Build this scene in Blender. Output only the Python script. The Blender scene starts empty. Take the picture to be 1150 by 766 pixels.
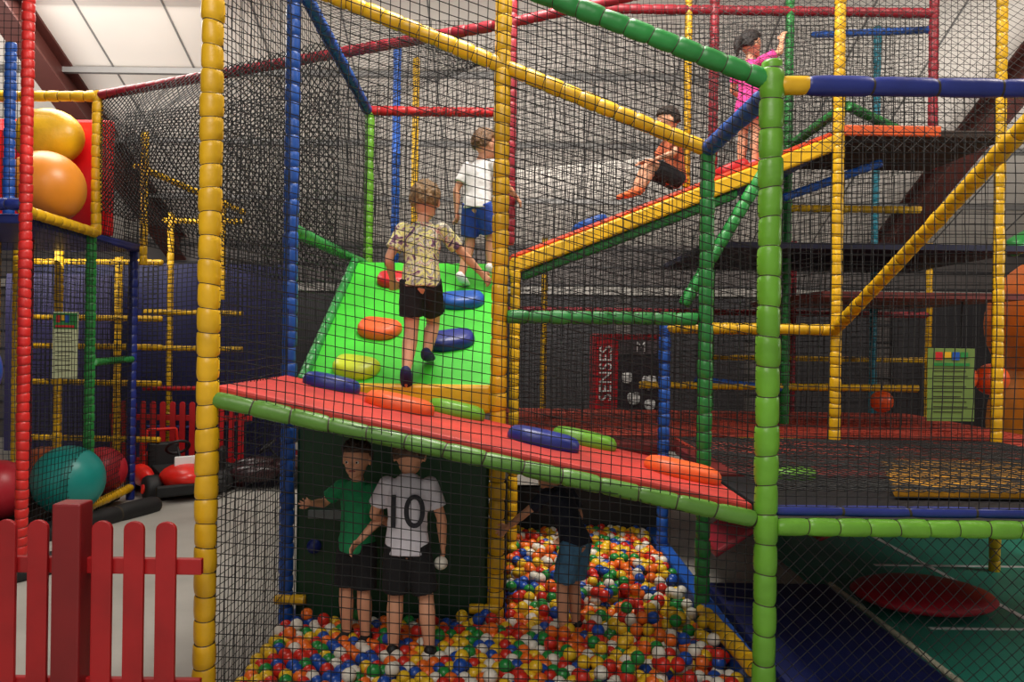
import bpy, bmesh, math, random
from mathutils import Vector, Matrix, noise
random.seed(7)
V3=Vector
scn=bpy.context.scene
try:
    scn.view_settings.view_transform='Standard'
    scn.view_settings.look='None'
except Exception: pass

# ------------------------------------------------------------------ materials
def lin(c):
    c=c/255.0
    return c/12.92 if c<=0.04045 else ((c+0.055)/1.055)**2.4
def rgb(t): return (lin(t[0]),lin(t[1]),lin(t[2]),1)
MATS={}
def mat(name,col,rough=.45,var=.25,scale=5,bump=0.0,bscale=60,metal=0.0,spec=.5,emit=0):
    if name in MATS: return MATS[name]
    m=bpy.data.materials.new(name); m.use_nodes=True
    nt=m.node_tree; b=nt.nodes['Principled BSDF']
    tc=nt.nodes.new('ShaderNodeTexCoord')
    nz=nt.nodes.new('ShaderNodeTexNoise'); nz.inputs['Scale'].default_value=scale; nz.inputs['Detail'].default_value=4
    nt.links.new(tc.outputs['Object'],nz.inputs['Vector'])
    cr=nt.nodes.new('ShaderNodeValToRGB')
    c=rgb(col)
    cr.color_ramp.elements[0].position=.3; cr.color_ramp.elements[1].position=.7
    cr.color_ramp.elements[0].color=(c[0]*(1-var),c[1]*(1-var),c[2]*(1-var),1)
    cr.color_ramp.elements[1].color=(min(1,c[0]*(1+var*.5)),min(1,c[1]*(1+var*.5)),min(1,c[2]*(1+var*.5)),1)
    nt.links.new(nz.outputs['Fac'],cr.inputs['Fac']); nt.links.new(cr.outputs['Color'],b.inputs['Base Color'])
    b.inputs['Roughness'].default_value=rough; b.inputs['Metallic'].default_value=metal
    b.inputs['Specular IOR Level'].default_value=spec
    if bump:
        n2=nt.nodes.new('ShaderNodeTexNoise'); n2.inputs['Scale'].default_value=bscale
        nt.links.new(tc.outputs['Object'],n2.inputs['Vector'])
        bp=nt.nodes.new('ShaderNodeBump'); bp.inputs['Strength'].default_value=bump; bp.inputs['Distance'].default_value=.01
        nt.links.new(n2.outputs['Fac'],bp.inputs['Height']); nt.links.new(bp.outputs['Normal'],b.inputs['Normal'])
    MATS[name]=m
    return m
YEL=mat('vinyl_yellow',(226,176,22),.38,.25,4,.3,22)
LIM=mat('vinyl_lime',(104,166,44),.38,.25,4,.3,22)
GRN=mat('vinyl_green',(40,136,60),.4,.25,4,.3,22)
BLU=mat('vinyl_blue',(28,84,172),.4,.25,4,.3,22)
NAV=mat('vinyl_navy',(28,44,125),.4,.25,4,.3,22)
RED=mat('vinyl_red',(200,34,38),.42,.25,4,.3,22)
MAR=mat('vinyl_crimson',(150,28,44),.45,.25,4,.3,22)
ORG=mat('vinyl_orange',(226,92,34),.5,.25,4,.2,30)
RAMPG=mat('ramp_green',(64,196,46),.45,.25,3,.1,30)
RAMPR=mat('ramp_red',(190,50,42),.6,.4,3,.15,30)
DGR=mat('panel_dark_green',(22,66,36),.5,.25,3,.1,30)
TIE=mat('tie_dark',(52,44,28),.6,.1,5)
NET=mat('net_black',(16,16,17),.7,.1,5)
NETW=mat('net_grey',(70,74,90),.7,.1,5)
BLACK=mat('black_rubber',(18,18,20),.6,.2,5)
WHITE=mat('white_paint',(235,235,232),.5,.05,5)
CREAM=mat('notice_cream',(206,212,168),.6,.05,5)

# ------------------------------------------------------------------ mesh utils
def obj(name,verts,faces,mats,mi=None,smooth=True,parent=None):
    me=bpy.data.meshes.new(name); me.from_pydata([tuple(v) for v in verts],[],faces)
    for m in mats: me.materials.append(m)
    if mi: me.polygons.foreach_set('material_index',mi)
    me.polygons.foreach_set('use_smooth',[smooth]*len(faces)); me.update()
    o=bpy.data.objects.new(name,me); scn.collection.objects.link(o)
    if parent: o.parent=parent
    return o
def empty(name,loc=(0,0,0)):
    e=bpy.data.objects.new(name,None); scn.collection.objects.link(e); e.empty_display_size=.1
    return e
def bevel(o,w=.01,s=2):
    m=o.modifiers.new('bevel','BEVEL'); m.width=w; m.segments=s; m.limit_method='ANGLE'; return o
def box(name,lo,hi,m,parent=None,bv=.0):
    x0,y0,z0=lo; x1,y1,z1=hi
    v=[(x0,y0,z0),(x1,y0,z0),(x1,y1,z0),(x0,y1,z0),(x0,y0,z1),(x1,y0,z1),(x1,y1,z1),(x0,y1,z1)]
    f=[(0,3,2,1),(4,5,6,7),(0,1,5,4),(1,2,6,5),(2,3,7,6),(3,0,4,7)]
    o=obj(name,v,f,[m],None,False,parent)
    if bv: bevel(o,bv)
    return o
def slab(name,top,th,m,parent=None,bv=.015):
    v=[V3(p)-V3((0,0,th)) for p in top]+[V3(p) for p in top]
    f=[(0,3,2,1),(4,5,6,7),(0,1,5,4),(1,2,6,5),(2,3,7,6),(3,0,4,7)]
    o=obj(name,v,f,[m],None,False,parent)
    if bv: bevel(o,bv)
    return o
def beam_box(name,p0,p1,w,h,m,parent=None):
    p0=V3(p0);p1=V3(p1);t=(p1-p0).normalized()
    up=V3((0,0,1)) if abs(t.z)<.95 else V3((0,1,0))
    s=t.cross(up).normalized(); u=s.cross(t)
    v=[]
    for p in (p0,p1):
        for a,b in ((-1,-1),(1,-1),(1,1),(-1,1)): v.append(p+s*a*w/2+u*b*h/2)
    f=[(0,1,2,3),(7,6,5,4),(0,4,5,1),(1,5,6,2),(2,6,7,3),(3,7,4,0)]
    return obj(name,v,f,[m],None,False,parent)
def pole(name,p0,p1,m,r=.05,pitch=.115,parent=None,n=14,tie=True):
    p0=V3(p0);p1=V3(p1);L=(p1-p0).length;t=(p1-p0).normalized()
    a=V3((0,0,1)) if abs(t.z)<.9 else V3((1,0,0))
    s=t.cross(a).normalized(); u=s.cross(t)
    k=max(1,round(L/pitch)); seg=L/k
    prof=[(.0,.86,0),(.04,.89,0),(.09,.965,0),(.3,1.0,0),(.7,1.0,0),(.91,.965,0),(.96,.89,1)]
    rings=[]
    for i in range(k):
        jr=r*(1+random.uniform(-.05,.05)); off=random.uniform(-.03,.03)
        for q,(x,rr,d) in enumerate(prof):
            rings.append(((i+x+(off if 0<q<6 else 0)*.5)*seg,jr*rr,d))
    rings.append((L,r*.86,1))
    verts=[];faces=[];mi=[]
    for (x,rr,d) in rings:
        wx=noise.noise(V3((x*3+p0.x*7,p0.y,p0.z)))*.05*r
        for j in range(n):
            an=2*math.pi*j/n; q=rr*(1+.05*noise.noise(V3((x*14,math.cos(an)*1.3+p0.x*9,math.sin(an)*1.3))))
            verts.append(p0+t*(x+ (.006*math.sin(an+x*5) if 0<x<L else 0))+(s*math.cos(an)+u*math.sin(an))*q+s*wx)
    for i in range(len(rings)-1):
        dark=1 if (tie and rings[i][2]==1) else 0
        for j in range(n):
            j2=(j+1)%n; faces.append((i*n+j,i*n+j2,(i+1)*n+j2,(i+1)*n+j)); mi.append(dark)
    faces.append(tuple(range(n))[::-1]); mi.append(0)
    b=(len(rings)-1)*n; faces.append(tuple(range(b,b+n))); mi.append(0)
    return obj(name,verts,faces,[m,TIE],mi,True,parent)
def net(name,A,B,C,D,sp=.05,r=.0023,parent=None,diag=False,sag=.04,wob=.012,m=None):
    A,B,C,D=map(V3,(A,B,C,D))
    W=((B-A).length+(C-D).length)/2; Hh=((D-A).length+(C-B).length)/2
    nrm=(B-A).cross(D-A).normalized()
    def P(x,y):
        u=x/W;v=y/Hh
        p=A*(1-u)*(1-v)+B*u*(1-v)+C*u*v+D*(1-u)*v
        e=min(1,min(u,1-u,v,1-v)*8+.05)
        return p+nrm*sag*math.sin(math.pi*u)*math.sin(math.pi*v)+noise.noise_vector(p*1.7)*wob*e+noise.noise_vector(p*9)*wob*.35*e
    lines=[]
    if not diag:
        nx=max(1,round(W/sp)); ny=max(1,round(Hh/sp))
        for i in range(nx+1): lines.append(((i*W/nx,0),(i*W/nx,Hh)))
        for i in range(ny+1): lines.append(((0,i*Hh/ny),(W,i*Hh/ny)))
    else:
        d=sp*1.414; c=d
        while c<W+Hh:
            x0=max(0,c-Hh);x1=min(W,c); lines.append(((x0,c-x0),(x1,c-x1)))
            lines.append(((W-x0,c-x0),(W-x1,c-x1))); c+=d
    verts=[];faces=[]
    for (a,b) in lines:
        L=math.hypot(b[0]-a[0],b[1]-a[1])
        if L<.01: continue
        k=max(2,int(L/.1)); pts=[P(a[0]+(b[0]-a[0])*i/k,a[1]+(b[1]-a[1])*i/k) for i in range(k+1)]
        t=(pts[-1]-pts[0]).normalized(); s=t.cross(nrm).normalized()
        base=len(verts)
        for p in pts:
            for j in range(3):
                an=2*math.pi*j/3; verts.append(p+(s*math.cos(an)+nrm*math.sin(an))*r)
        for i in range(k):
            for j in range(3):
                j2=(j+1)%3; q=base+i*3; faces.append((q+j,q+j2,q+3+j2,q+3+j))
    return obj(name,verts,faces,[m or NET],None,True,parent)
def ellips(Vv,F,c,ax,rad,nu=16,nv=10):
    c=V3(c); b=len(Vv); s,f,u=ax
    Vv.append(c-u*rad[2])
    for i in range(1,nv):
        th=math.pi*i/nv-math.pi/2
        for j in range(nu):
            an=2*math.pi*j/nu
            Vv.append(c+s*(rad[0]*math.cos(th)*math.cos(an))+f*(rad[1]*math.cos(th)*math.sin(an))+u*(rad[2]*math.sin(th)))
    Vv.append(c+u*rad[2]); e=len(Vv)-1
    for j in range(nu):
        j2=(j+1)%nu
        F.append((b,b+1+j2,b+1+j)); q=b+1+(nv-2)*nu; F.append((q+j,q+j2,e))
        for i in range(nv-2):
            q=b+1+i*nu; F.append((q+j,q+j2,q+nu+j2,q+nu+j))
AX=(V3((1,0,0)),V3((0,1,0)),V3((0,0,1)))
def ball(name,c,r,m,parent=None):
    v=[];f=[]; ellips(v,f,c,AX,(r,r,r),32,20); return obj(name,v,f,[m],None,True,parent)
def pad(name,c,lx,ly,h,m,nrm=(0,0,1),rot=0,parent=None):
    n=V3(nrm).normalized(); s=V3((1,0,0)); s=(s-n*s.dot(n)).normalized(); f=n.cross(s)
    s2=s*math.cos(rot)+f*math.sin(rot); f2=n.cross(s2); c=V3(c)
    v=[];fc=[];N=28
    prof=[(1.0,-.1),(1.03,.25),(1.0,.6),(.9,.88),(.7,1.0),(.35,1.06)]
    for (k,z) in prof:
        for j in range(N):
            an=2*math.pi*j/N; ca=math.cos(an);sa=math.sin(an)
            x=math.copysign(abs(ca)**.75,ca)*lx/2*k; y=math.copysign(abs(sa)**.75,sa)*ly/2*k+ .12*ly*math.cos(an)**2*k
            v.append(c+s2*x+f2*y+n*(z*h))
    for i in range(len(prof)-1):
        for j in range(N):
            j2=(j+1)%N; fc.append((i*N+j,i*N+j2,(i+1)*N+j2,(i+1)*N+j))
    v.append(c+n*h*1.07); e=len(v)-1; q=(len(prof)-1)*N
    for j in range(N): fc.append((q+j,q+(j+1)%N,e))
    fc.append(tuple(range(N))[::-1])
    return obj(name,v,fc,[m],None,True,parent)

# ------------------------------------------------------------------ room
floor_m=mat('floor_concrete',(176,172,164),.5,.2,1.2,.1,20)
box('floor',(-10,-2,-.1),(10,14,0),floor_m)
ceil_m=mat('ceiling_panels',(218,212,204),.7,.08,.6)
wall_m=mat('wall_cladding',(92,86,84),.6,.2,1.5)
def cz(y): return 3.4+(13.5-y)*.47
obj('ceiling',[(-10,-2,cz(-2)),(10,-2,cz(-2)),(10,13.6,cz(13.6)),(-10,13.6,cz(13.6))],[(0,3,2,1)],[ceil_m],None,False)
box('wall_back',(-10,13.5,0),(10,13.7,3.5),wall_m)
def sidewall(name,x0,x1):
    v=[(x,y,z) for x in (x0,x1) for (y,z) in ((-2,0),(13.7,0),(13.7,cz(13.7)),(-2,cz(-2)))]
    obj(name,v,[(0,1,2,3),(7,6,5,4),(0,4,5,1),(1,5,6,2),(2,6,7,3),(3,7,4,0)],[wall_m],None,False)
sidewall('wall_left',-9.8,-9.6); sidewall('wall_right',9.6,9.8)
steel=mat('rafter_brown',(78,36,30),.55,.2,3)
for i,x in enumerate((-5.65,6.1)):
    e=empty('roof_rafter')
    for (nm,w,h,dz) in (('web',.06,.36,-.2),('flange_top',.3,.03,-.02),('flange_bottom',.3,.03,-.4)):
        beam_box(nm,(x,-1.5,cz(-1.5)+dz),(x,13.4,cz(13.4)+dz),w,h,steel,e)
pur=mat('purlin_grey',(120,118,116),.5,.1,3)
e=empty('roof_purlins')
for y in (7.5,8.7,9.9,11.1,12.3): beam_box('purlin',(-9.5,y,cz(y)-.05),(9.5,y,cz(y)-.05),.07,.07,pur,e)
e=empty('ceiling_panel_seams')
for i in range(19): beam_box('seam',(-9+i,-1,cz(-1)-.005),(-9+i,13.4,cz(13.4)-.005),.02,.01,pur,e)
e=empty('wall_rails')
for i in range(11): box('rail',(-9.5,13.46,.3+i*.3),(9.5,13.5,.33+i*.3),mat('rail_dark',(50,48,50),.6,.1,2),e)
box('trim_1',(-9.5,13.38,2.55),(9.5,13.46,2.68),mat('trim_grey',(150,146,140),.6,.1,2))
dk=mat('dark_panels',(40,38,42),.6,.3,2)
for i,x in enumerate((-6.8,-4.6,-2.4,-.2,2.0,4.2,6.4)):
    box('door_%d'%(i+1),(x,13.34,0.02),(x+1.9,13.45,2.5),dk)

# ------------------------------------------------------------------ play frame (1.27 m grid)
F=empty('soft_play_frame')
X0,X1,X2,X3,X4=-1.37,-.08,1.19,2.52,3.78
YA,YB,YC,YD,YE=3.7,4.9,6.2,7.4,8.6
def P(*a,**k): k.setdefault('parent',F); return pole(*a,**k)
P('post_front_yellow',(-1.41,YA,0),(-1.41,YA,4.1),YEL,.052,.112,n=20)
P('post_front_green',(X2,YA,0),(X2,YA,3.03),LIM,.055,.135,n=20)
P('cap_front_green',(X2,YA,3.02),(X2,YA,3.07),LIM,.045,.05)
P('post_b_blue',(X0,YB,0),(X0,YB,4.2),BLU,.046,.1)
P('post_b_yellow',(X1,YB,0),(X1,YB,4.3),YEL,.052,.11,n=18)
P('post_b_green',(X2,YB,0),(X2,YB,2.98),GRN,.046,.11)
P('post_c_yellow_right',(X3,YC,.9),(X3,YC,5),YEL,.044,.1)
P('post_c_blue',(X2,YC,0),(X2,YC,1.9),BLU,.046,.1)
P('post_c_mar',(X1+.05,YC,2.5),(X1+.05,YC,4.6),MAR,.04,.1)
P('post_c_yel',(X1+.1,YC,0),(X1+.1,YC,2.4),YEL,.04,.1)
P('post_c_yellow_far',(X4,YC,0),(X4,YC,5),YEL,.042,.1)
P('post_d_green',(X0+.02,YD,0),(X0+.02,YD,3.9),LIM,.045,.1)
P('post_d_green_right',(X3+.02,YD,0),(X3+.02,YD,5.2),GRN,.042,.1)
P('post_d_red',(1.84,YD,3.2),(1.84,YD,5.2),MAR,.045,.1)
P('post_d_red_far',(3.88,YD,3.4),(3.88,YD,5.2),MAR,.045,.1)
P('post_d_yellow',(1.6,YD,3.2),(1.6,YD,5.2),YEL,.035,.1)
P('post_e_blue',(-1.28,YE,0),(-1.28,YE,5.0),BLU,.045,.1)
P('post_e_yellow',(-1.15,YE+.6,0),(-1.15,YE+.6,5.0),YEL,.04,.1)
P('post_e_teal',(3.9,YE,1.0),(3.9,YE,5.2),mat('vinyl_teal',(25,120,140),.4),.04,.1)
for i,(x,c) in enumerate(((.35,YEL),(2.2,GRN),(3.1,MAR),(4.6,YEL))): P('post_far_%d'%i,(x,YE+.2,0),(x,YE+.2,2.9),c,.035,.1)
P('beam_far_a',(X1,YE+.2,2.1),(4.6,YE+.2,2.1),MAR,.035,.11)
P('beam_far_b',(2.2,YE+.2,1.6),(4.6,YE+.2,1.6),YEL,.03,.11)
P('beam_far_c',(2.2,YE+.2,2.8),(4.6,YE+.2,2.8),ORG,.035,.11)
# beams
P('beam_top_yellow',(X2-.02,YB,2.95),(X0,YB,3.95),YEL,.048,.12)
P('beam_top_green',(X2,YA,2.97),(-1.41,YA,3.92),GRN,.045,.12)
P('beam_side_blue',(X2,YA,2.93),(X2,YB,2.95),BLU,.048,.14)
P('beam_front_blue',(X2+.16,YA,2.955),(X4,YA,2.955),NAV,.046,.3)
P('beam_front_yellow_end',(X2+.03,YA,2.955),(X2+.17,YA,2.955),YEL,.046,.14)
P('beam_front_green_low',(X2+.05,YA,.905),(X4,YA,.905),LIM,.042,.14)
P('beam_front_navy_low',(X2+.05,YA+.03,.975),(X4,YA+.03,.975),NAV,.026,.3)
P('beam_diag_yellow',(2.46,YA,2.88),(X3-.02,YC,1.86),YEL,.046,.11)
P('beam_mid_green',(X1+.05,YB,1.9),(X2-.05,YB,1.9),GRN,.042,.13)
P('beam_mid_yellow',(X2,YC,1.87),(X3,YC,1.87),YEL,.045,.11)
P('beam_right_yellow_hi',(X3,YD,3.02),(X4,YD,3.02),YEL,.035,.11)
P('beam_right_yellow_mid',(X2,YD,1.36),(X4,YD,1.36),YEL,.035,.11)
P('beam_blue_mid',(X3,YD,1.34),(1.7,YD,1.42),BLU,.03,.11)
P('beam_left_green',(X0,YB,2.42),(X0,YD,2.44),GRN,.042,.11)
P('beam_top_blue',(X0,YB,3.98),(X0,YD,3.87),BLU,.047,.12)
P('beam_top_red',(X0,YD,3.87),(X1,YD,3.87),RED,.045,.12)
P('beam_long_red',(-3.86,YD,3.98),(X1,YC,4.22),MAR,.045,.11)
P('beam_long_red2',(X1,YC,4.22),(X1+1.2,YC,4.5),MAR,.04,.11)
P('beam_far_red',(.5,YD,4.85),(3.9,YD,4.85),MAR,.045,.11)
P('beam_green_roof',(2.58,YC,3.62),(3.86,YD,3.62),GRN,.042,.11)
P('beam_green_roof2',(2.58,YC,3.62),(2.58,YD,3.62),GRN,.042,.11)
P('beam_green_brace',(1.33,YC,2.05),(2.0,YC,3.2),GRN,.05,.14)
P('beam_blue_brace',(2.2,YC+.3,2.95),(3.0,YC+.3,3.25),BLU,.035,.11)
P('beam_low_yellow',(X2,YB,.12),(X2,YA,.2),YEL,.045,.11)
P('beam_far_teal',(3.9,YD,4.7),(3.2,YE,5.1),BLU,.035,.11)
P('beam_panel_yellow_a',(X0-.05,YB-.06,.16),(X0+.14,YB-.06,.16),YEL,.03,.1)
P('beam_panel_yellow_b',(X1-.16,YB-.06,.12),(X1+.02,YB-.06,.12),YEL,.03,.1)
# nets
def N(*a,**k): k.setdefault('parent',F); return net(*a,**k)
N('net_front',(-1.41,YA,0),(X2,YA,0),(X2,YA,2.95),(-1.41,YA,3.9),.047,.0026)
N('net_front_right',(X2,YA,1.0),(X4,YA,1.0),(X4,YA,2.93),(X2,YA,2.93),.047,.0026)
N('net_front_right_low',(X2,YA,0),(X4,YA,0),(X4,YA,.88),(X2,YA,.88),.047,.0022,diag=True)
N('net_front_top_right',(X2,YA+1.2,2.95),(X4,YA+1.2,2.95),(X4,YC,5),(X2,YC,5),.06,.002,diag=True)
N('net_side_left',(X0-.03,YA,0.0),(X0,YB,0.0),(X0,YB,3.95),(X0-.03,YA,3.9),.047,.0024)
N('net_side_left2',(X0,YB,1.4),(X0,YD,1.4),(X0,YD,3.87),(X0,YB,3.95),.05,.0024)
N('net_b_right',(X1,YB,1.25),(X2,YB,1.0),(X2,YB,2.95),(X1,YB,3.44),.05,.0022)
N('net_c_right',(X1,YC,2.45),(X3,YC,3.5),(X3,YC,4.6),(X1,YC,4.6),.05,.0018)
N('net_c_under',(X1,YC,1.0),(X3,YC,1.0),(X3,YC,3.3),(X1,YC,2.35),.05,.0022)
N('net_right_side',(X3,YC,.95),(X4,YC,.95),(X4,YC,4.6),(X3,YC,4.6),.05,.0022)
N('net_d_back',(X0,YD,2.4),(X1,YD,2.4),(X1,YD,4.6),(X0,YD,3.9),.045,.003,sag=.1,wob=.04)
N('net_d_back_right',(X1,YD,2.4),(X4,YD,3.4),(X4,YD,4.9),(X1,YD,4.8),.045,.003,sag=.1,wob=.04)
N('net_d_back_low',(X1,YD,1.0),(X4,YD,1.0),(X4,YD,3.4),(X1,YD,2.4),.05,.003)
N('net_roof_b',(X0,YB,3.95),(X1,YB,3.44),(X1,YD,4.4),(X0,YD,3.9),.05,.0022,diag=True)
N('net_left_drape',(-3.86,YD,2.9),(X0,YC,2.25),(X0,YC,4.1),(-3.86,YD,3.95),.04,.005,diag=True,sag=.25,wob=.05)
N('net_left_drape2',(-3.86,YD+.5,2.7),(X0,YD+.9,2.1),(X0,YD+.9,4.4),(-3.86,YD+.5,3.95),.042,.0052,sag=.3,wob=.06)
N('net_e_back',(X0,YE,2.2),(X4+.3,YE,2.2),(X4+.3,YE,5.2),(X0,YE,5.2),.05,.0034,sag=.15,wob=.06)
N('net_e_back_low',(X0,YE,.9),(X4+.3,YE,.9),(X4+.3,YE,2.2),(X0,YE,2.2),.06,.003)

# ------------------------------------------------------------------ ramps
R1=empty('padded_ramp')
def z1(x): return 1.52-.208*(x+1.35)
xa,xb=-1.38,1.14
slab('surface',[(xa,YA+.03,z1(xa)),(xb,YA+.03,z1(xb)),(xb,YB-.05,z1(xb)),(xa,YB-.05,z1(xa))],.05,RAMPR,R1)
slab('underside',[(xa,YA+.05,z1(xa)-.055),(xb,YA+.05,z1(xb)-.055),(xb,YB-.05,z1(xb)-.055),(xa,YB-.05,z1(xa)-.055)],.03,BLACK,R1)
pole('edge_green',(xa,YA,z1(xa)-.065),(xb,YA,z1(xb)-.065),mat('vinyl_olive_green',(84,132,46),.4,.25,4,.3,22),.04,.19,parent=R1)
n1=(.208,0,1)
for (x,y,lx,ly,m) in ((-1.06,4.66,.33,.2,NAV),(-.62,4.38,.38,.24,ORG),(-.33,4.72,.34,.17,LIM),(.17,4.2,.38,.2,NAV),(.43,4.68,.38,.2,LIM),(.91,4.2,.4,.26,ORG)):
    pad('stepping_pad',(x,y,z1(x)),lx,ly,.075,m,n1,0,R1)
R2=empty('padded_ramp')
def z2(y): return 1.47+(y-4.97)*.565
ya,yb=4.97,6.6
slab('surface',[(X0+.05,ya,z2(ya)),(X1-.04,ya,z2(ya)),(X1-.04,yb,z2(yb)),(X0+.05,yb,z2(yb))],.06,RAMPG,R2)
box('riser_yellow',(-1.0,4.9,1.3),(X1-.04,4.98,1.475),YEL,R2,.02)
pole('edge_left',(X0+.06,ya,z2(ya)+.01),(X0+.06,yb,z2(yb)+.01),GRN,.035,.11,parent=R2)
n2=(0,-.565,1)
for (x,y,lx,ly,m,ro) in ((-.93,6.25,.27,.2,RED,-.1),(-.38,5.95,.34,.2,BLU,.15),(-.93,5.55,.3,.22,ORG,-.25),(-.42,5.42,.34,.2,NAV,.3),(-1.0,5.1,.3,.2,mat('vinyl_lemon',(190,205,40),.4),-.25)):
    pad('stepping_pad',(x,y,z2(y)),lx,ly,.075,m,n2,ro,R2)
box('landing_deck',(X0+.05,6.6,2.32),(X1+.0,7.35,2.38),RAMPG,R2,.01)
R3=empty('padded_ramp')
def z3(x): return 2.42+(x+.03)*.4
xa,xb=-.03,2.5
def strip(name,x0_,x1_,y0,y1,t0,t1,m):
    slab(name,[(x0_,y0,z3(x0_)-t0),(x1_,y0,z3(x1_)-t0),(x1_,y1,z3(x1_)-t0),(x0_,y1,z3(x0_)-t0)],t1-t0,m,R3,.018)
strip('surface',xa,xb,YC+.02,YD-.05,0,.045,mat('ramp_redorange',(215,70,32),.45,.3,3))
strip('edge_yellow',xa,xb,YC-.02,YC+.07,.04,.165,YEL)
strip('edge_green',xa+.1,1.75,YC+.02,YC+.12,.165,.24,GRN)
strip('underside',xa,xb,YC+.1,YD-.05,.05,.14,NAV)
pad('stepping_pad',(.62,YC+.2,z3(.62)),.3,.2,.06,BLU,(-.4,0,1),0,R3)
pad('stepping_pad',(1.75,YC+.2,z3(1.75)),.3,.2,.07,RED,(-.4,0,1),0,R3)
D=empty('play_deck')
box('upper_deck',(2.55,YC,3.38),(3.85,YD,3.44),mat('deck_plywood_dark',(64,46,36),.6,.3,3),D,.01)
box('upper_deck_edge',(2.55,YC-.04,3.38),(3.3,YC,3.46),ORG,D,.01)
NR=mat('net_red_orange',(176,60,40),.6,.3,4)
box('red_deck',(X1,YC+.05,.9),(X4+.6,YE,.96),mat('deck_darkred',(112,32,30),.55,.4,2),D,.01)
box('red_deck_front',(X2+.1,4.95,.88),(X4+.6,YC+.05,.95),mat('deck_darkred',(112,32,30)),D,.01)
box('dark_deck_front',(X2+.08,YA+.08,.86),(X4,4.94,.93),mat('deck_dark',(14,14,22),.6),D,.01)
slab('yellow_mat',[(2.05,4.25,.985),(3.75,4.25,.985),(3.75,5.6,.985),(2.6,5.6,.985)],.04,mat('mat_ochre',(214,150,34),.5,.4,4),D,.01)
box('yellow_mat2',(1.9,6.6,.96),(2.4,7.4,.985),YEL,D,.02)
box('orange_mat',(2.7,6.8,.96),(3.7,8.0,.985),ORG,D,.01)
pad('green_pad',(1.75,4.95,.93),.3,.25,.06,LIM,(0,0,1),0,D)
net('black_net_cover',(X2+.1,YA+.3,1.02),(X4,YA+.3,1.02),(X4,YC,1.02),(X2+.1,YC,1.02),.055,.004,parent=D,sag=0,wob=.02,diag=True)
net('orange_net_cover',(X1,YC+.1,1.02),(X4+.5,YC+.1,1.02),(X4+.5,YE,1.02),(X1,YE,1.02),.07,.007,parent=D,sag=0,wob=.03,m=NR)
net('orange_net_cover2',(X2+.1,YB+.4,1.0),(X4+.5,YB+.4,1.0),(X4+.5,YC+.1,1.0),(X2+.1,YC+.1,1.0),.07,.007,parent=D,sag=0,wob=.03,m=NR,diag=True)
box('mid_deck_dark',(X3+.05,YC+.4,2.15),(X4+.5,YE,2.2),mat('deck_redbrown',(110,40,34),.6),D)
box('mid_deck_dark2',(X3-.9,YC+.4,2.55),(X4+.5,YE,2.6),mat('deck_navy',(30,32,62),.6),D)
# climbing wall panel under ramp
Gp=empty('climbing_panel')
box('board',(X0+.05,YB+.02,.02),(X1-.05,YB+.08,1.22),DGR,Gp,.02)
ball('hold_blue',(-1.2,YB,.47),.045,NAV,Gp)
box('label_strip',(-1.24,YB,.64),(-.96,YB+.02,.69),mat('label_grey',(120,130,130),.5),Gp)
box('dark_return',(X1+.02,YB+.02,.02),(X1+.06,YE-1,.9),BLACK,Gp)

# ------------------------------------------------------------------ ball pit
pit=empty('ball_pit')
box('pit_floor',(X0,YA+.05,0.0),(X2,6.85,.012),NAV,pit)
box('pit_back_pad',(X1,6.85,0),(X2+.1,6.95,.5),BLACK,pit,.02)
box('pit_side_pad',(X2-.02,YA+.1,0),(X2+.08,6.85,.17),BLU,pit,.02)
box('pit_front_pad',(X0,YA,0),(X2,YA+.06,.06),YEL,pit,.02)
bc=[('red',(205,45,32)),('yellow',(232,188,40)),('green',(35,136,60)),('blue',(30,76,165)),('white',(226,220,205)),('orange',(238,112,36))]
bm_=[mat('ball_'+n,c,.32,.05,5) for n,c in bc]
bv=[];bf=[];bi=[]
tv=[];tf=[]; ellips(tv,tf,(0,0,0),AX,(1,1,1),14,9)
def addball(x,y,z,r=.037):
    b=len(bv); c=V3((x,y,z)); k=random.choices(range(6),[5,5,3,4,5,5])[0]
    bv.extend([c+v*r for v in tv])
    for f in tf: bf.append(tuple(i+b for i in f)); bi.append(k)
for layer in range(3):
    y=YA+.09; row=0
    while y<6.82:
        x=X0+.06+(row%2)*.037
        while x<X2-.05:
            if not (x<X1+.08 and y>YB-.04):
                g=max(0,min(1,(y-4.7)/1.2)); gx=max(0,min(1,(x-.1)*1.5))
                top=g*.8+gx*.35
                if layer==0 or (layer==1 and random.random()<.08+top) or (layer==2 and random.random()<top*.8-.1):
                    h=.03*(noise.noise(V3((x*1.5,y*1.5,0)))+.5)+.035*top
                    addball(x+random.uniform(-.012,.012),y+random.uniform(-.012,.012),.037+h*.45+layer*.046+random.uniform(-.003,.008))
            x+=.076
        y+=.067; row+=1
obj('ball_pit_balls',bv,bf,bm_,bi,True,pit)

# ------------------------------------------------------------------ lower right mats
M_=empty('floor_mats')
box('green_floor',(2.2,YA+.2,0.0),(6.5,9,.012),mat('court_green',(44,146,124),.5,.2,2),M_)
for q in ((3.3,4.4,3.34,8),(2.9,6.3,6.4,6.34),(2.6,4.9,4.6,4.93)): box('court_line',(q[0],q[1],.012),(q[2],q[3],.016),WHITE,M_)
box('blue_mat',(X2+.14,YA+.08,0),(2.16,5.4,.14),mat('mat_deep_blue',(20,30,84),.5),M_,.03)
pole('rope_edge',(2.2,YA+.08,.12),(2.2,5.45,.12),mat('rope_cream',(200,195,170),.6),.016,.04,parent=M_,tie=False)
mv=[];mf=[]; ellips(mv,mf,(2.78,5.35,.09),AX,(.46,.4,.08),36,10); obj('red_disc_mat',mv,mf,[mat('mat_red',(190,30,50),.5)],None,True,M_)
slab('red_slide_bed',[(2.3,5.9,.35),(3.5,5.9,.85),(3.5,6.3,.85),(2.3,6.3,.35)],.06,MAR,M_)
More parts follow.
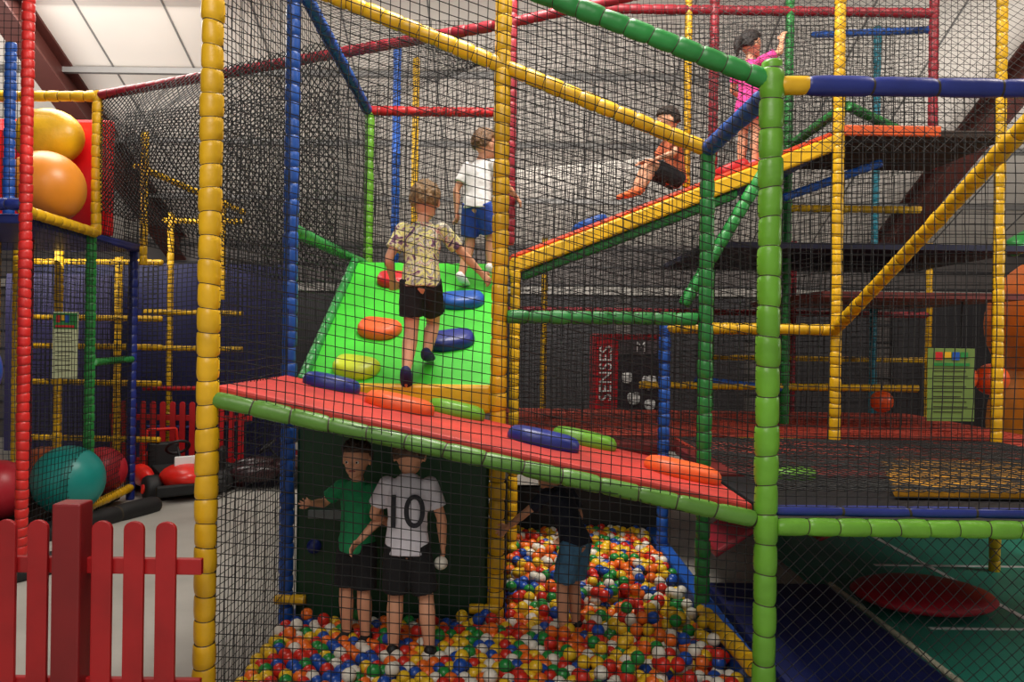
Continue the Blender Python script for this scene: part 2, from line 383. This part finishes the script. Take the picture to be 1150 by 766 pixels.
slab('red_slide_bed2',[(1.3,5.0,.45),(1.9,5.0,.85),(1.9,5.5,.85),(1.3,5.5,.45)],.05,MAR,M_)

# ------------------------------------------------------------------ background right
def notice(name,x0,x1,y,z0,z1,bg,head,band=None):
    e=empty(name)
    box('sheet',(x0,y,z0),(x1,y+.012,z1),bg,e,.002)
    w=x1-x0;h=z1-z0
    if band: box('header_band',(x0+w*.04,y-.002,z1-h*.26),(x1-w*.04,y,z1-h*.02),band,e)
    for i in range(4): box('logo',(x0+w*(.15+.18*i),y-.006,z1-h*(.16-.03*(i%2))),(x0+w*(.30+.18*i),y-.002,z1-h*(.05-.0*(i%2))),(RED,YEL,BLU,GRN)[i],e)
    box('heading',(x0+w*.12,y-.006,z1-h*.24),(x0+w*.88,y,z1-h*.2),head,e)
    for i in range(9):
        zz=z1-h*(.31+i*.07); box('text_line',(x0+w*.12,y-.003,zz-h*.006),(x0+w*(.88-.25*random.random()),y,zz+h*.005),TIE,e)
notice('rules_notice',3.2,3.56,YC-.08,1.18,1.74,mat('notice_green',(112,140,66),.6,.1),GRN)
notice('rules_notice',-4.2,-3.97,YD-.12,1.35,1.96,CREAM,RED,GRN)
ob=mat('ball_plastic_orange',(225,85,35),.35)
e=empty('punch_balls')
for x,y,z,r in ((3.95,7.0,1.48,.13),(4.25,7.05,1.47,.14),(3.35,7.2,1.25,.1)): ball('ball',(x,y,z),r,ob,e); pole('cord',(x,y,z+r),(x,y,2.15),BLACK,.008,.2,parent=e,tie=False)
e=empty('slide_dome')
ball('dome',(5.72,8.2,2.0),.75,mat('dome_orange',(240,120,35),.4),e)
v=[];f=[];ellips(v,f,(5.72,8.2,.95),AX,(.72,.72,.95),32,16);obj('dome_lower',v,f,[mat('dome_amber',(225,130,30),.4)],None,True,e)
pole('green_rail',(4.75,7.6,2.7),(5.5,7.8,3.1),GRN,.09,.2,parent=e)
# arcade machine
e=empty('arcade_machine')
box('cabinet',(.95,9.0,0),(1.72,9.7,1.85),mat('cab_red',(190,22,34),.4),e,.02)
box('front_dark',(1.2,8.97,.9),(1.68,9.0,1.78),mat('cab_glass',(50,44,50),.2),e)
box('marquee',(1.2,8.95,1.62),(1.66,8.98,1.78),mat('cab_marq',(90,80,84),.4),e)
for cx,cz_,r in ((1.3,1.35,.06),(1.55,1.3,.08),(1.38,1.12,.07),(1.56,1.05,.06)):
    pad('button',(cx,8.965,cz_),r*2,r*2,.02,WHITE,(0,-1,0),0,e)
def text(name,s,loc,rot,size,m,parent,ext=.003):
    c=bpy.data.curves.new(name,'FONT'); c.body=s; c.size=size; c.extrude=ext; c.align_x='CENTER'; c.align_y='CENTER'
    o=bpy.data.objects.new(name,c); scn.collection.objects.link(o); c.materials.append(m); o.location=loc; o.rotation_euler=rot; o.parent=parent; return o
text('lettering','SENSES',(1.065,8.98,1.4),(math.pi/2,-math.pi/2,0),.2,WHITE,e)
text('logo','M',(1.45,8.94,1.7),(math.pi/2,0,0),.16,WHITE,e)

# ------------------------------------------------------------------ left play structure
L=empty('toddler_play_frame')
def Q(*a,**k): return pole(*a,parent=L,**k)
xl=-3.88
Q('post_red',(xl+.02,YC+.1,0),(xl+.02,YC+.1,4.6),mat('vinyl_scarlet',(214,40,36),.4,.25,4,.3,22),.048,.075)
Q('post_green',(xl-.04,YD,0),(xl-.04,YD,2.68),GRN,.047,.08)
Q('post_yellow',(xl,YD,2.68),(xl,YD,4.02),YEL,.047,.1)
Q('post_blue',(-4.05,8.5,0),(-4.05,8.5,2.65),NAV,.046,.1)
Q('post_y1',(-4.3,10,0),(-4.3,10,3.3),YEL,.04,.1)
Q('post_y2',(-4.9,8.6,0),(-4.9,8.6,2.7),YEL,.045,.1)
Q('post_y3',(-4.75,9.6,0),(-4.75,9.6,2.7),YEL,.045,.1)
Q('post_y4',(-5.6,9.2,0),(-5.6,9.2,2.7),YEL,.045,.1)
Q('post_y5',(-5.0,YD+.3,0),(-5.0,YD+.3,2.7),YEL,.045,.1)
Q('post_y7',(-5.35,8.6,0),(-5.35,8.6,2.7),YEL,.045,.1)
Q('post_r8',(-4.55,YD+.1,0),(-4.55,YD+.1,2.7),MAR,.035,.1)
Q('post_navy',(-4.25,6.7,2.75),(-4.25,6.7,4.2),BLU,.045,.08)
Q('post_y6',(-3.9,8.4,2.5),(-3.9,8.4,3.9),YEL,.04,.1)
Q('beam_top',(-5.4,YD,3.95),(xl,YD,3.97),YEL,.05,.12)
Q('beam_side_yellow',(xl,YC+.1,2.73),(xl,YD,2.7),YEL,.047,.12)
Q('beam_side_low',(xl-.04,YD,.15),(-4.05,8.5,.13),YEL,.045,.12)
Q('beam_blue_left',(-5,YC+.2,2.78),(xl,YC+.1,2.78),NAV,.05,.12)
for z in (2.6,1.95,1.62,1.2,.55): Q('beam_h',(-5.6,9.3,z),(-4.05,9.2,z),YEL,.035,.12)
for z in (2.05,1.6,1.1,.6): Q('beam_h2',(-4.6,9.95,z),(-3.4,10.05,z),(YEL,YEL,RED,NAV)[[2.05,1.6,1.1,.6].index(z)],.035,.12)
Q('beam_side_mid',(xl,YD,1.5),(-4.05,8.5,1.5),GRN,.035,.1)
Q('beam_tower',(-4.0,8.4,3.55),(-3.35,9.9,3.3),YEL,.035,.12)
Q('beam_tower2',(-3.4,10,3.2),(-4.4,10,3.2),YEL,.035,.12)
Q('post_tower',(-3.5,9.6,2.2),(-3.5,9.6,3.4),YEL,.035,.12)
def LN(*a,**k): return net(*a,parent=L,**k)
LN('net_l1',(xl,YC+.1,.1),(xl,YD,.1),(xl,YD,2.7),(xl,YC+.1,2.7),.055,.0032)
LN('net_l2',(xl,YD,.1),(-4.05,8.5,.1),(-4.05,8.5,2.65),(xl,YD,2.65),.055,.0032)
LN('net_l3',(-5.6,9.3,.2),(-4.05,9.1,.2),(-4.05,9.1,2.6),(-5.6,9.3,2.6),.06,.005)
LN('net_l3b',(-5.3,YD,.2),(xl,YD,.2),(xl,YD,2.6),(-5.3,YD,2.6),.055,.003,m=NETW)
LN('net_l4',(-5.2,YC+.1,2.75),(xl,YC+.1,2.75),(xl,YC+.1,4.5),(-5.2,YC+.1,4.5),.055,.0026)
LN('net_l5',(-4.6,9.9,.2),(-2.9,10,.2),(-2.9,10,2.8),(-4.6,9.9,2.6),.06,.006)
LN('net_l6',(xl,YD,2.7),(-3.9,8.5,2.7),(-3.9,8.5,3.8),(xl,YD,3.9),.045,.004)
box('deck_upper',(-6,YC+.2,2.64),(xl-.06,8.5,2.72),NAV,L,.02)
box('deck_lower',(-6,YC+.1,0.02),(-4.1,8.4,.12),BLACK,L,.02)
box('red_house_panel',(-5.2,7.75,2.72),(-3.93,7.85,3.85),mat('panel_red',(225,18,24),.4,.12,2),L,.03)
v=[];f=[];ellips(v,f,(-4.42,7.55,3.62),AX,(.33,.22,.27),28,14);obj('yellow_dome',v,f,[YEL],None,True,L)
box('blue_back_wall',(-6.5,10.4,0),(-3.0,10.5,2.7),mat('wall_blue',(28,30,80),.5,.35,1),L)
box('purple_panel',(-6.3,9.9,.3),(-5.0,9.95,2.5),mat('panel_purple',(52,46,90),.5,.3,1),L)
pl=[('orange',(226,140,40)),('teal',(20,138,130)),('red',(190,36,50)),('amber',(180,86,36))]
pm={n:mat('toyball_'+n,c,.38,.12,4) for n,c in pl}
for c,r,m in (((-4.14,7.05,3.05),.32,'orange'),((-4.02,7.25,.43),.31,'teal'),((-4.2,8.2,.36),.24,'red'),((-4.62,7.9,.38),.26,'amber'),((-4.5,7.0,.38),.26,'red')):
    ball('play_ball',c,r,pm[m])
e=empty('hanging_play_ball')
ball('ball',(-4.05,5.75,1.48),.32,BLU,e)
pole('cord',(-4.05,5.75,1.8),(-4.05,5.75,4.6),BLACK,.012,.3,parent=e,tie=False)

# picket fences
def fence(xs,xe,y,top,m,pw=.085,pitch=.15,post=None):
    e=empty('picket_fence')
    x=xs
    while x+pw<=xe+.001:
        if not(post and abs(x+pw/2-post)<.09):
            h=top; n=8
            pts=[(x,.03),(x+pw,.03),(x+pw,h-.035)]+[(x+pw/2+pw/2*math.cos(a),h-.035+.035*math.sin(a)) for a in [math.pi*i/n for i in range(1,n)]]+[(x,h-.035)]
            k=len(pts)
            v=[(p[0],y,p[1]) for p in pts]+[(p[0],y+.02,p[1]) for p in pts]
            f=[tuple(range(k)),tuple(range(k,2*k))[::-1]]+[(i,i+k,(i+1)%k+k,(i+1)%k) for i in range(k)]
            bevel(obj('picket',v,f,[m],None,False,e),.004)
        x+=pitch
    for z in (.22,top-.2): box('rail',(xs-.02,y+.02,z-.035),(xe+.02,y+.05,z+.035),m,e,.005)
    if post:
        box('gate_post',(post-.062,y-.04,0),(post+.062,y+.07,top+.08),mat('fence_post',(128,22,26),.4,.2,3),e,.01)
    return e
FR=mat('fence_red',(172,26,30),.36,.3,3,.15,20)
fence(-2.645,-1.36,3.45,.945,FR,.088,.139,post=-1.9)
fence(-4.9,-3.2,9.75,.95,FR,.07,.12)
fence(-3.3,-1.9,10.6,.95,mat('fence_red_dull',(120,26,34),.5),.07,.12)

# go-karts on track
def kart(x,y,rot,m,sc=1.0):
    e=empty('go_kart')
    box('floor_pan',(-.55,-.28,.1),(.55,.28,.15),BLACK,e,.02)
    v=[];f=[];ellips(v,f,(.42,0,.24),AX,(.28,.26,.14),20,10);obj('nose',v,f,[m],None,True,e)
    for s in (-1,1):
        v=[];f=[];ellips(v,f,(0,s*.33,.22),AX,(.32,.1,.12),20,10);obj('side_pod',v,f,[m],None,True,e)
    slab('seat_base',[(-.3,-.16,.28),(.02,-.16,.24),(.02,.16,.24),(-.3,.16,.28)],.07,BLACK,e)
    slab('seat_back',[(-.46,-.17,.52),(-.38,-.17,.52),(-.38,.17,.52),(-.46,.17,.52)],.32,BLACK,e,.03)
    box('engine_cover',(-.62,-.22,.14),(-.47,.22,.4),m,e,.04)
    box('number_plate',(.44,-.12,.34),(.46,.12,.46),WHITE,e,.01)
    for sx in (-.4,.4):
        for s in (-1,1):
            pole('wheel',(sx,s*.34-.07,.14),(sx,s*.34+.07,.14),BLACK,.14,.14,parent=e,n=20)
            pole('hub',(sx,s*.42-.01,.14),(sx,s*.42+.01,.14),m,.05,.05,parent=e,tie=False)
    pole('steering_column',(.32,0,.3),(.14,0,.52),BLACK,.015,.3,parent=e,tie=False)
    for s in (-1,1):
        pole('roll_bar_side',(-.5,s*.2,.3),(-.5,s*.16,.66),m,.018,.3,parent=e,tie=False)
    pole('roll_bar_top',(-.5,-.16,.66),(-.5,.16,.66),m,.018,.3,parent=e,tie=False)
    bpy.ops.mesh.primitive_torus_add(major_radius=.12,minor_radius=.016,location=(.14,0,.52),rotation=(0,-.7,0)); t=bpy.context.object; t.name='steering_wheel'; t.data.materials.append(BLACK); t.parent=e
    box('bumper',(-.7,-.36,.08),(-.64,.36,.2),BLACK,e,.02); box('bumper_front',(.64,-.36,.08),(.7,.36,.2),BLACK,e,.02)
    e.location=(x,y,0); e.rotation_euler=(0,0,rot); e.scale=(sc,sc,sc); return e
kart(-3.78,8.95,-.9,mat('kart_red',(225,38,28),.3),1.0)
kart(-3.0,9.4,.3,mat('kart_dark',(50,24,28),.3),.9)
kart(-4.6,5.4,1.2,mat('kart_yellow',(230,210,40),.3))
pole('track_kerb',(-4.0,6.6,.06),(-3.55,8.0,.06),BLACK,.09,.5)
pole('track_kerb',(-3.3,6.0,.06),(-3.75,5.2,.06),BLACK,.09,.5)

# ------------------------------------------------------------------ people
def cat(p0,p1,p2,p3,t):
    return .5*((2*p1)+(p2-p0)*t+(2*p0-5*p1+4*p2-p3)*t*t+(3*p1-p0-3*p2+p3)*t**3)
def tube(Vv,F_,pts,rads,side,n=14,sub=4,cap=True):
    pts=[V3(p) for p in pts]; side=V3(side)
    R=[(r if isinstance(r,tuple) else (r,r)) for r in rads]
    C=[];RR=[]
    for i in range(len(pts)-1):
        a=pts[max(i-1,0)];d=pts[min(i+2,len(pts)-1)]
        ra=R[max(i-1,0)];rd=R[min(i+2,len(pts)-1)]
        for k in range(sub):
            t=k/sub; C.append(cat(a,pts[i],pts[i+1],d,t))
            RR.append(tuple(max(.001,cat(ra[q],R[i][q],R[i+1][q],rd[q],t)) for q in (0,1)))
    C.append(pts[-1]);RR.append(R[-1])
    if cap:
        t0=(C[0]-C[1]).normalized();t1=(C[-1]-C[-2]).normalized()
        r0=min(RR[0]);r1=min(RR[-1])
        C=[C[0]+t0*r0*.9,C[0]+t0*r0*.55]+C+[C[-1]+t1*r1*.55,C[-1]+t1*r1*.9]
        RR=[tuple(x*.35 for x in RR[0]),tuple(x*.82 for x in RR[0])]+RR+[tuple(x*.82 for x in RR[-1]),tuple(x*.35 for x in RR[-1])]
    b=len(Vv);m=len(C)
    for i in range(m):
        t=(C[min(i+1,m-1)]-C[max(i-1,0)]).normalized()
        s=(side-t*side.dot(t)).normalized(); u=t.cross(s)
        for j in range(n):
            an=2*math.pi*j/n; Vv.append(C[i]+s*math.cos(an)*RR[i][0]+u*math.sin(an)*RR[i][1])
    for i in range(m-1):
        for j in range(n):
            j2=(j+1)%n; F_.append((b+i*n+j,b+i*n+j2,b+(i+1)*n+j2,b+(i+1)*n+j))
    F_.append(tuple(range(b,b+n))[::-1]); F_.append(tuple(range(b+(m-1)*n,b+m*n)))
def hand(Vv,F_,w,d,s,curl=.5):
    d=d.normalized(); s=(s-d*s.dot(d)).normalized(); nrm=s.cross(d)
    nrm.normalize()
    tube(Vv,F_,[w-d*.01,w+d*.018,w+d*.045],[(.016,.013),(.021,.0105),(.022,.009)],s,10,3)
    for k,(o,l) in enumerate(((.0175,.040),(.006,.046),(-.006,.043),(-.0175,.033))):
        p=w+d*.042+s*o; dd=(d+s*(o*9)).normalized(); pts=[p]; a=0
        for q,fr in enumerate((.42,.33,.25)):
            a+=curl*(.5+.25*q); v=(dd*math.cos(a)+nrm*math.sin(a)); p=p+v*l*fr; pts.append(p)
        tube(Vv,F_,pts,[.0062,.0058,.0052,.0045],s,8,2)
    p=w+d*.012+s*.014; v1=(d*.6+s*.8).normalized(); v2=(d*.9+s*.35+nrm*.3).normalized()
    tube(Vv,F_,[p,p+v1*.02,p+v1*.02+v2*.017,p+v1*.02+v2*.03],[.009,.008,.0068,.005],nrm,8,2)
wr_tex=bpy.data.textures.new('wrinkle','CLOUDS'); wr_tex.noise_scale=.07
def finish(name,Vv,F_,m,M,parent,vox,sm=3,disp=0):
    o=obj(name,[M@v for v in Vv],F_,[m],None,True,parent)
    r=o.modifiers.new('remesh','REMESH'); r.mode='VOXEL'; r.voxel_size=vox; r.use_smooth_shade=True
    s=o.modifiers.new('smooth','SMOOTH'); s.factor=.5; s.iterations=sm
    if disp:
        d=o.modifiers.new('wrinkles','DISPLACE'); d.texture=wr_tex; d.strength=disp; d.mid_level=.5; d.texture_coords='LOCAL'
    return o
HS=1.13
def kid(base,yaw,H,J,shirt,shorts,skin,hair,shoe,look=(0,1,0),name='boy',dress=False,curl=.5,ponytail=False,short_len=.72):
    E=empty(name)
    M=Matrix.Translation(V3(base))@Matrix.Rotation(math.radians(yaw),4,'Z')@Matrix.Scale(H,4)
    G=dict(pel=(0,0,.51),che=(0,0,.705),nec=(0,0,.80),head=(0,.012,.908),elL=(-.14,-.01,.625),elR=(.14,-.01,.625),
           wrL=(-.155,.03,.485),wrR=(.155,.03,.485),knL=(-.052,.01,.28),knR=(.052,.01,.28),anL=(-.055,-.005,.045),anR=(.055,-.005,.045))
    G.update(J); G={k:V3(v) for k,v in G.items()}
    pel,che,nec,hd=G['pel'],G['che'],G['nec'],G['head']
    sp=(nec-pel).normalized()
    sx=V3(J.get('sx',(1,0,0))).normalized(); fw=sp.cross(sx)
    hipv=V3(J.get('hx',(1,0,0))).normalized()
    shL=G.get('shL',che+sp*.062-sx*.092); shR=G.get('shR',che+sp*.062+sx*.092)
    hpL=pel-hipv*.044-sp*.02; hpR=pel+hipv*.044-sp*.02
    wai=pel.lerp(che,.42)
    f=V3(look).normalized(); s=f.cross(V3((0,0,1))).normalized(); u=s.cross(f).normalized()
    Vv=[];F_=[]
    tube(Vv,F_,[pel-sp*.03,pel,wai,che,che+sp*.055,nec],[(.066,.05),(.076,.056),(.066,.05),(.077,.053),(.07,.045),(.032,.03)],sx,18)
    tube(Vv,F_,[nec-sp*.03,nec,hd-u*.035],[.034,.029,.029],sx)
    for sh,el,wr in ((shL,G['elL'],G['wrL']),(shR,G['elR'],G['wrR'])):
        tube(Vv,F_,[sh,sh.lerp(el,.35),el,el.lerp(wr,.3),wr],[.031,.027,.0215,.0225,.0145],fw)
    for hp,kn,an in ((hpL,G['knL'],G['anL']),(hpR,G['knR'],G['anR'])):
        tube(Vv,F_,[hp,hp.lerp(kn,.4),kn,kn.lerp(an,.35),an.lerp(kn,.1),an],[.053,.048,.034,.036,.023,.022],sx)
    feet=[]
    for a in ('L','R'):
        an=G['an'+a]; t=G.get('toe'+a, an+V3((.012*(1 if a=='R' else -1),.09,-.03)))
        feet.append((an,t)); tube(Vv,F_,[an,an.lerp(t,.5)-V3((0,0,.002)),t],[.022,.023,.018],sx)
    for a,sg in (('L',-1),('R',1)):
        w=G['wr'+a]; d=G.get('hd'+a,(w-G['el'+a])); d=V3(d).normalized()
        th=J.get('th'+a,(0,1,0)); hand(Vv,F_,w,d,V3(th),curl)
    h=HS
    ellips(Vv,F_,hd+u*.008*h,(s,f,u),(.056*h,.066*h,.068*h),20,14)
    ellips(Vv,F_,hd+f*.012*h-u*.032*h,(s,f,u),(.044*h,.05*h,.044*h),16,10)
    ellips(Vv,F_,hd+(f*.05-u*.058)*h,(s,f,u),(.02*h,.014*h,.014*h),12,8)
    tube(Vv,F_,[hd+(f*.06+u*.008)*h,hd+(f*.072-u*.012)*h],[.005*h,.0085*h],s,8,2)
    for k in (-1,1):
        ellips(Vv,F_,hd+(s*k*.058-f*.004-u*.008)*h,(s,f,u),(.007*h,.014*h,.021*h),10,8)
    skm=mat('skin_%d_%d'%(skin[0],skin[2]),skin,.5,.08,12)
    finish('body',Vv,F_,skm,M,E,.0048,3)
    Vv=[];F_=[]
    for k in (-1,1): ellips(Vv,F_,hd+(s*k*.022+f*.0585+u*.002)*h,(s,f,u),(.009*h,.006*h,.006*h),10,8)
    obj('eyes',[M@v for v in Vv],F_,[WHITE],None,True,E)
    Vv=[];F_=[]
    for k in (-1,1): ellips(Vv,F_,hd+(s*k*.022+f*.0635+u*.002)*h,(s,f,u),(.0042*h,.003*h,.0045*h),10,8)
    obj('irises',[M@v for v in Vv],F_,[BLACK],None,True,E)
    Vv=[];F_=[]
    ellips(Vv,F_,hd+(f*.062-u*.036)*h,(s,f,u),(.016*h,.005*h,.0045*h),12,6); obj('lips',[M@v for v in Vv],F_,[mat('lips',(170,90,85),.5)],None,True,E)
    hm=mat('hair_%d'%hair[0],hair,.6,.55,45,.8,90)
    Vv=[];F_=[]
    ellips(Vv,F_,(0,0,0),AX,(1,1,1),72,48)
    out=[]
    for d in Vv:
        x,y,z=d
        if y>.0: inh=min(1,max(0,(z-(.22+.25*y))*8+.2))
        else: inh=min(1,max(0,(z+.6+(-y)*-.05)*7))
        if abs(x)>.8 and z<-.05 and y>-.3: inh=0
        nz=noise.noise(d*4+V3(base))*.09+noise.noise(V3((x*14,y*14,z*5))+V3(base))*.11
        k=.86+inh*(.29+nz)
        out.append(hd+(u*.012+s*x*.059*k+f*(y*.069*k-.003)+u*z*.071*k)*h)
    obj('hair',[M@v for v in out],F_,[hm],None,True,E)
    if ponytail:
        Vv=[];F_=[]; c=hd-f*.07+u*.02
        tube(Vv,F_,[c,c-f*.035-u*.0,c-f*.05-u*.05,c-f*.045-u*.11],[.018,.028,.026,.008],s); obj('ponytail',[M@v for v in Vv],F_,[hm],None,True,E)
    Vv=[];F_=[]
    if dress:
        kk=G['knL'].lerp(G['knR'],.5); hem=pel.lerp(kk,.6)
        tube(Vv,F_,[hem,pel-sp*.02,wai,che,che+sp*.055,nec-sp*.005],[(.125,.1),(.1,.078),(.078,.058),(.087,.06),(.077,.05),(.038,.035)],sx,22,cap=False)
    else:
        tube(Vv,F_,[pel-sp*.045,pel,wai,che,che+sp*.056,nec+sp*.002],[(.097,.074),(.095,.073),(.086,.064),(.089,.064),(.08,.053),(.039,.036)],sx,22,cap=False)
    for sh,el in ((shL,G['elL']),(shR,G['elR'])):
        tube(Vv,F_,[sh,sh.lerp(el,.3),sh.lerp(el,.7)],[.037,.038,.041],fw,14,cap=False)
        ellips(Vv,F_,sh,(sx,fw,sp),(.037,.038,.035))
    finish('shirt' if not dress else 'dress',Vv,F_,shirt,M,E,.0065,4,.014)
    if shorts:
        Vv=[];F_=[]
        tube(Vv,F_,[pel-sp*.05,pel-sp*.01,pel+sp*.03],[(.078,.062),(.09,.07),(.082,.062)],sx,20,cap=False)
        for hp,kn in ((hpL,G['knL']),(hpR,G['knR'])):
            tube(Vv,F_,[hp+(hp-kn).normalized()*.02,hp.lerp(kn,.3),hp.lerp(kn,short_len)],[.058,.061,.06],sx,16,cap=False)
        finish('shorts',Vv,F_,shorts,M,E,.0065,4,.012)
    if shoe:
        Vv=[];F_=[]
        for an,t in feet:
            d=(t-an); tube(Vv,F_,[an+V3((0,-.015,.012)),an.lerp(t,.1),an.lerp(t,.55),an+d*1.12],[(.026,.028),(.03,.03),(.031,.024),(.027,.017)],sx,14)
        finish('shoes',Vv,F_,shoe,M,E,.006,3)
    return E,M
def fabric(n,c,var=.15): return mat('fabric_'+n,c,.85,var,20,.3,120)
td=bpy.data.materials.new('fabric_tiedye'); td.use_nodes=True; nt=td.node_tree; b=nt.nodes['Principled BSDF']; b.inputs['Roughness'].default_value=.85
tc=nt.nodes.new('ShaderNodeTexCoord'); nz=nt.nodes.new('ShaderNodeTexNoise'); nz.inputs['Scale'].default_value=12; nz.inputs['Detail'].default_value=3; nz.inputs['Distortion'].default_value=1.2
cr=nt.nodes.new('ShaderNodeValToRGB'); nt.links.new(tc.outputs['Object'],nz.inputs['Vector']); nt.links.new(nz.outputs['Fac'],cr.inputs['Fac']); nt.links.new(cr.outputs['Color'],b.inputs['Base Color'])
els=cr.color_ramp.elements; els[0].position=.3; els[0].color=rgb((70,70,90)); els[1].position=.7; els[1].color=rgb((235,232,215))
for p,c in ((.38,(130,80,110)),(.43,(215,208,170)),(.48,(225,215,120)),(.53,(120,110,120)),(.57,(225,222,195)),(.62,(190,120,110))):
    q=els.new(p); q.color=rgb(c)
SK=(218,158,124)
kid((-.57,4.9,1.44),0,1.29,dict(pel=(.0,.03,.53),che=(.0,.06,.715),nec=(.0,.07,.808),head=(.01,.09,.915),
    knL=(-.045,.05,.29),anL=(-.055,-.05,.08),toeL=(-.06,.02,.02),
    knR=(.045,.19,.33),anR=(.02,.13,.165),toeR=(.03,.22,.15),
    elR=(.2,.12,.66),wrR=(.285,.17,.575),elL=(-.155,.03,.63),wrL=(-.15,.13,.53),thR=(0,.3,1),thL=(1,0,.3)),
    td,fabric('black',(22,22,24)),SK,(140,108,70),fabric('shoe_navy',(35,40,90)),look=(.1,1,-.05))
kid((-.29,6.05,2.16),-25,1.2,dict(knL=(-.07,.06,.29),anL=(-.1,.0,.06),knR=(.06,.1,.32),anR=(.06,.1,.12),pel=(0,.02,.53),che=(0,.05,.715),nec=(0,.06,.808),head=(.02,.08,.915),
    elR=(.17,.08,.65),wrR=(.2,.18,.58),elL=(-.15,.02,.63)),fabric('white',(222,220,218)),fabric('royal',(36,70,160)),SK,(112,80,50),WHITE,look=(.5,1,0),short_len=.85)
kid((1.3,6.42,3.01),105,1.14,dict(pel=(0,0,.065),che=(0,.02,.26),nec=(0,.04,.355),head=(0,.065,.46),
    knL=(-.07,.2,.12),knR=(.07,.19,.14),anL=(-.08,.31,-.06),anR=(.06,.30,-.05),
    elL=(-.15,.09,.2),elR=(.15,.09,.2),wrL=(-.12,.2,.16),wrR=(.11,.2,.18),thL=(1,0,.2),thR=(-1,0,.2)),
    fabric('coral',(225,120,80),.4),fabric('black2',(30,32,40)),SK,(48,34,26),fabric('shoe_or',(225,110,60)),look=(.1,1,-.25),short_len=.9)
kid((1.98,6.75,3.2),-50,1.2,dict(elR=(.16,.12,.84),wrR=(.13,.2,.95),elL=(-.15,.02,.63),wrL=(-.12,.12,.56),hdR=(0,.2,1),thR=(-1,0,0)),
    fabric('pink',(235,70,155)),None,SK,(34,22,20),fabric('shoe_pink',(220,120,150)),look=(.3,1,0),name='girl',dress=True,ponytail=True)
kid((-.86,4.5,.012),155,1.17,dict(elL=(-.15,.03,.64),wrL=(-.1,.12,.55),elR=(.18,.03,.68),wrR=(.16,.14,.70)),
    fabric('green',(30,140,86)),fabric('black3',(20,20,24)),SK,(70,52,40),BLACK,look=(-.3,1,-.15),short_len=.95)
E6,M6=kid((-.55,4.3,.012),0,1.25,dict(elR=(.145,.0,.625),wrR=(.15,.05,.49),elL=(-.15,.03,.63),wrL=(-.1,.14,.56),head=(0,.05,.885),nec=(0,.02,.8),knR=(.08,.02,.28),anR=(.105,-.01,.045),knL=(-.05,.02,.28)),
    fabric('jersey',(222,218,226),.06),fabric('black4',(20,20,24)),SK,(90,66,48),BLACK,look=(0,1,-.4),short_len=.9)
t=text('shirt_number','10',(0,0,0),(0,0,0),.25,mat('print_black',(30,30,40),.7),E6,.006)
t.data.space_character=.9
t.matrix_world=Matrix.Translation((-.56,4.3-.081,.83))@Matrix.Rotation(math.pi/2,4,'X')
ball('held_ball',(-.37,4.34,.535),.037,bm_[4],E6)
kid((.36,4.68,.012),50,1.1,dict(pel=(0,-.03,.53),che=(0,.06,.71),nec=(0,.1,.79),head=(0,.16,.87),elL=(-.13,.2,.66),wrL=(-.13,.33,.56),elR=(.15,.05,.62),wrR=(.14,.14,.5)),
    fabric('navy',(26,30,46)),fabric('denim',(78,128,165),.3),SK,(50,38,30),BLACK,look=(0,1,-.4),short_len=.85)

# ------------------------------------------------------------------ lights
def area(name,loc,target,size,power,col=(1,1,1)):
    l=bpy.data.lights.new(name,'AREA'); l.energy=power; l.size=size; l.color=col
    o=bpy.data.objects.new(name,l); scn.collection.objects.link(o); o.location=loc
    o.rotation_euler=(V3(target)-V3(loc)).to_track_quat('-Z','Y').to_euler(); return o
area('skylight_main',(0.2,5.0,6.6),(.3,5.6,0),1.8,370,(1,.94,.86))
area('skylight_left',(-4.5,8,5.4),(-4.5,8.5,0),2.0,160,(1,.95,.88))
area('fill_front',(-1.0,-.5,5.5),(0,5.5,1.2),2.5,170,(1,.93,.85))  # added fill from the camera side to lift the children's skin
area('skylight_right',(4.8,4.5,6.5),(3.2,6.5,1),1.2,110,(1,.88,.76))
area('fill_side_right',(7.0,5.2,3.0),(3.2,5.4,0),1.2,60,(1,.96,.9))  # added fill, brightens the green floor under the right deck
area('fill_back',(1.0,11.0,3.9),(1.5,13,1.5),2.2,55,(1,.93,.85))  # added fill to brighten the back wall, no fixture modelled
area('ceiling_fill_left',(-6,8.2,3.4),(-5.5,10.5,5),2.5,80,(1,.96,.9))  # added fill aimed upwards to make the left ceiling pale
area('ceiling_fill_mid',(0,9.6,2.9),(0,11,4.6),4,60,(1,.94,.88))  # added upward fill, evens out the ceiling behind the nets
area('ceiling_fill_right',(6,8.6,3.4),(5.5,10.5,5),2.5,60,(1,.94,.88))  # added upward fill for the right part of the ceiling
w=bpy.data.worlds.new('world'); scn.world=w; w.use_nodes=True
w.node_tree.nodes['Background'].inputs[0].default_value=(.9,.85,.82,1); w.node_tree.nodes['Background'].inputs[1].default_value=.5

# ------------------------------------------------------------------ camera
cd=bpy.data.cameras.new('camera'); cd.sensor_width=36; cd.lens=28.0; cd.clip_start=.05
co=bpy.data.objects.new('camera',cd); scn.collection.objects.link(co); co.location=(0,0,1.75)
co.rotation_euler=(math.radians(90),math.radians(-.8),0); scn.camera=co
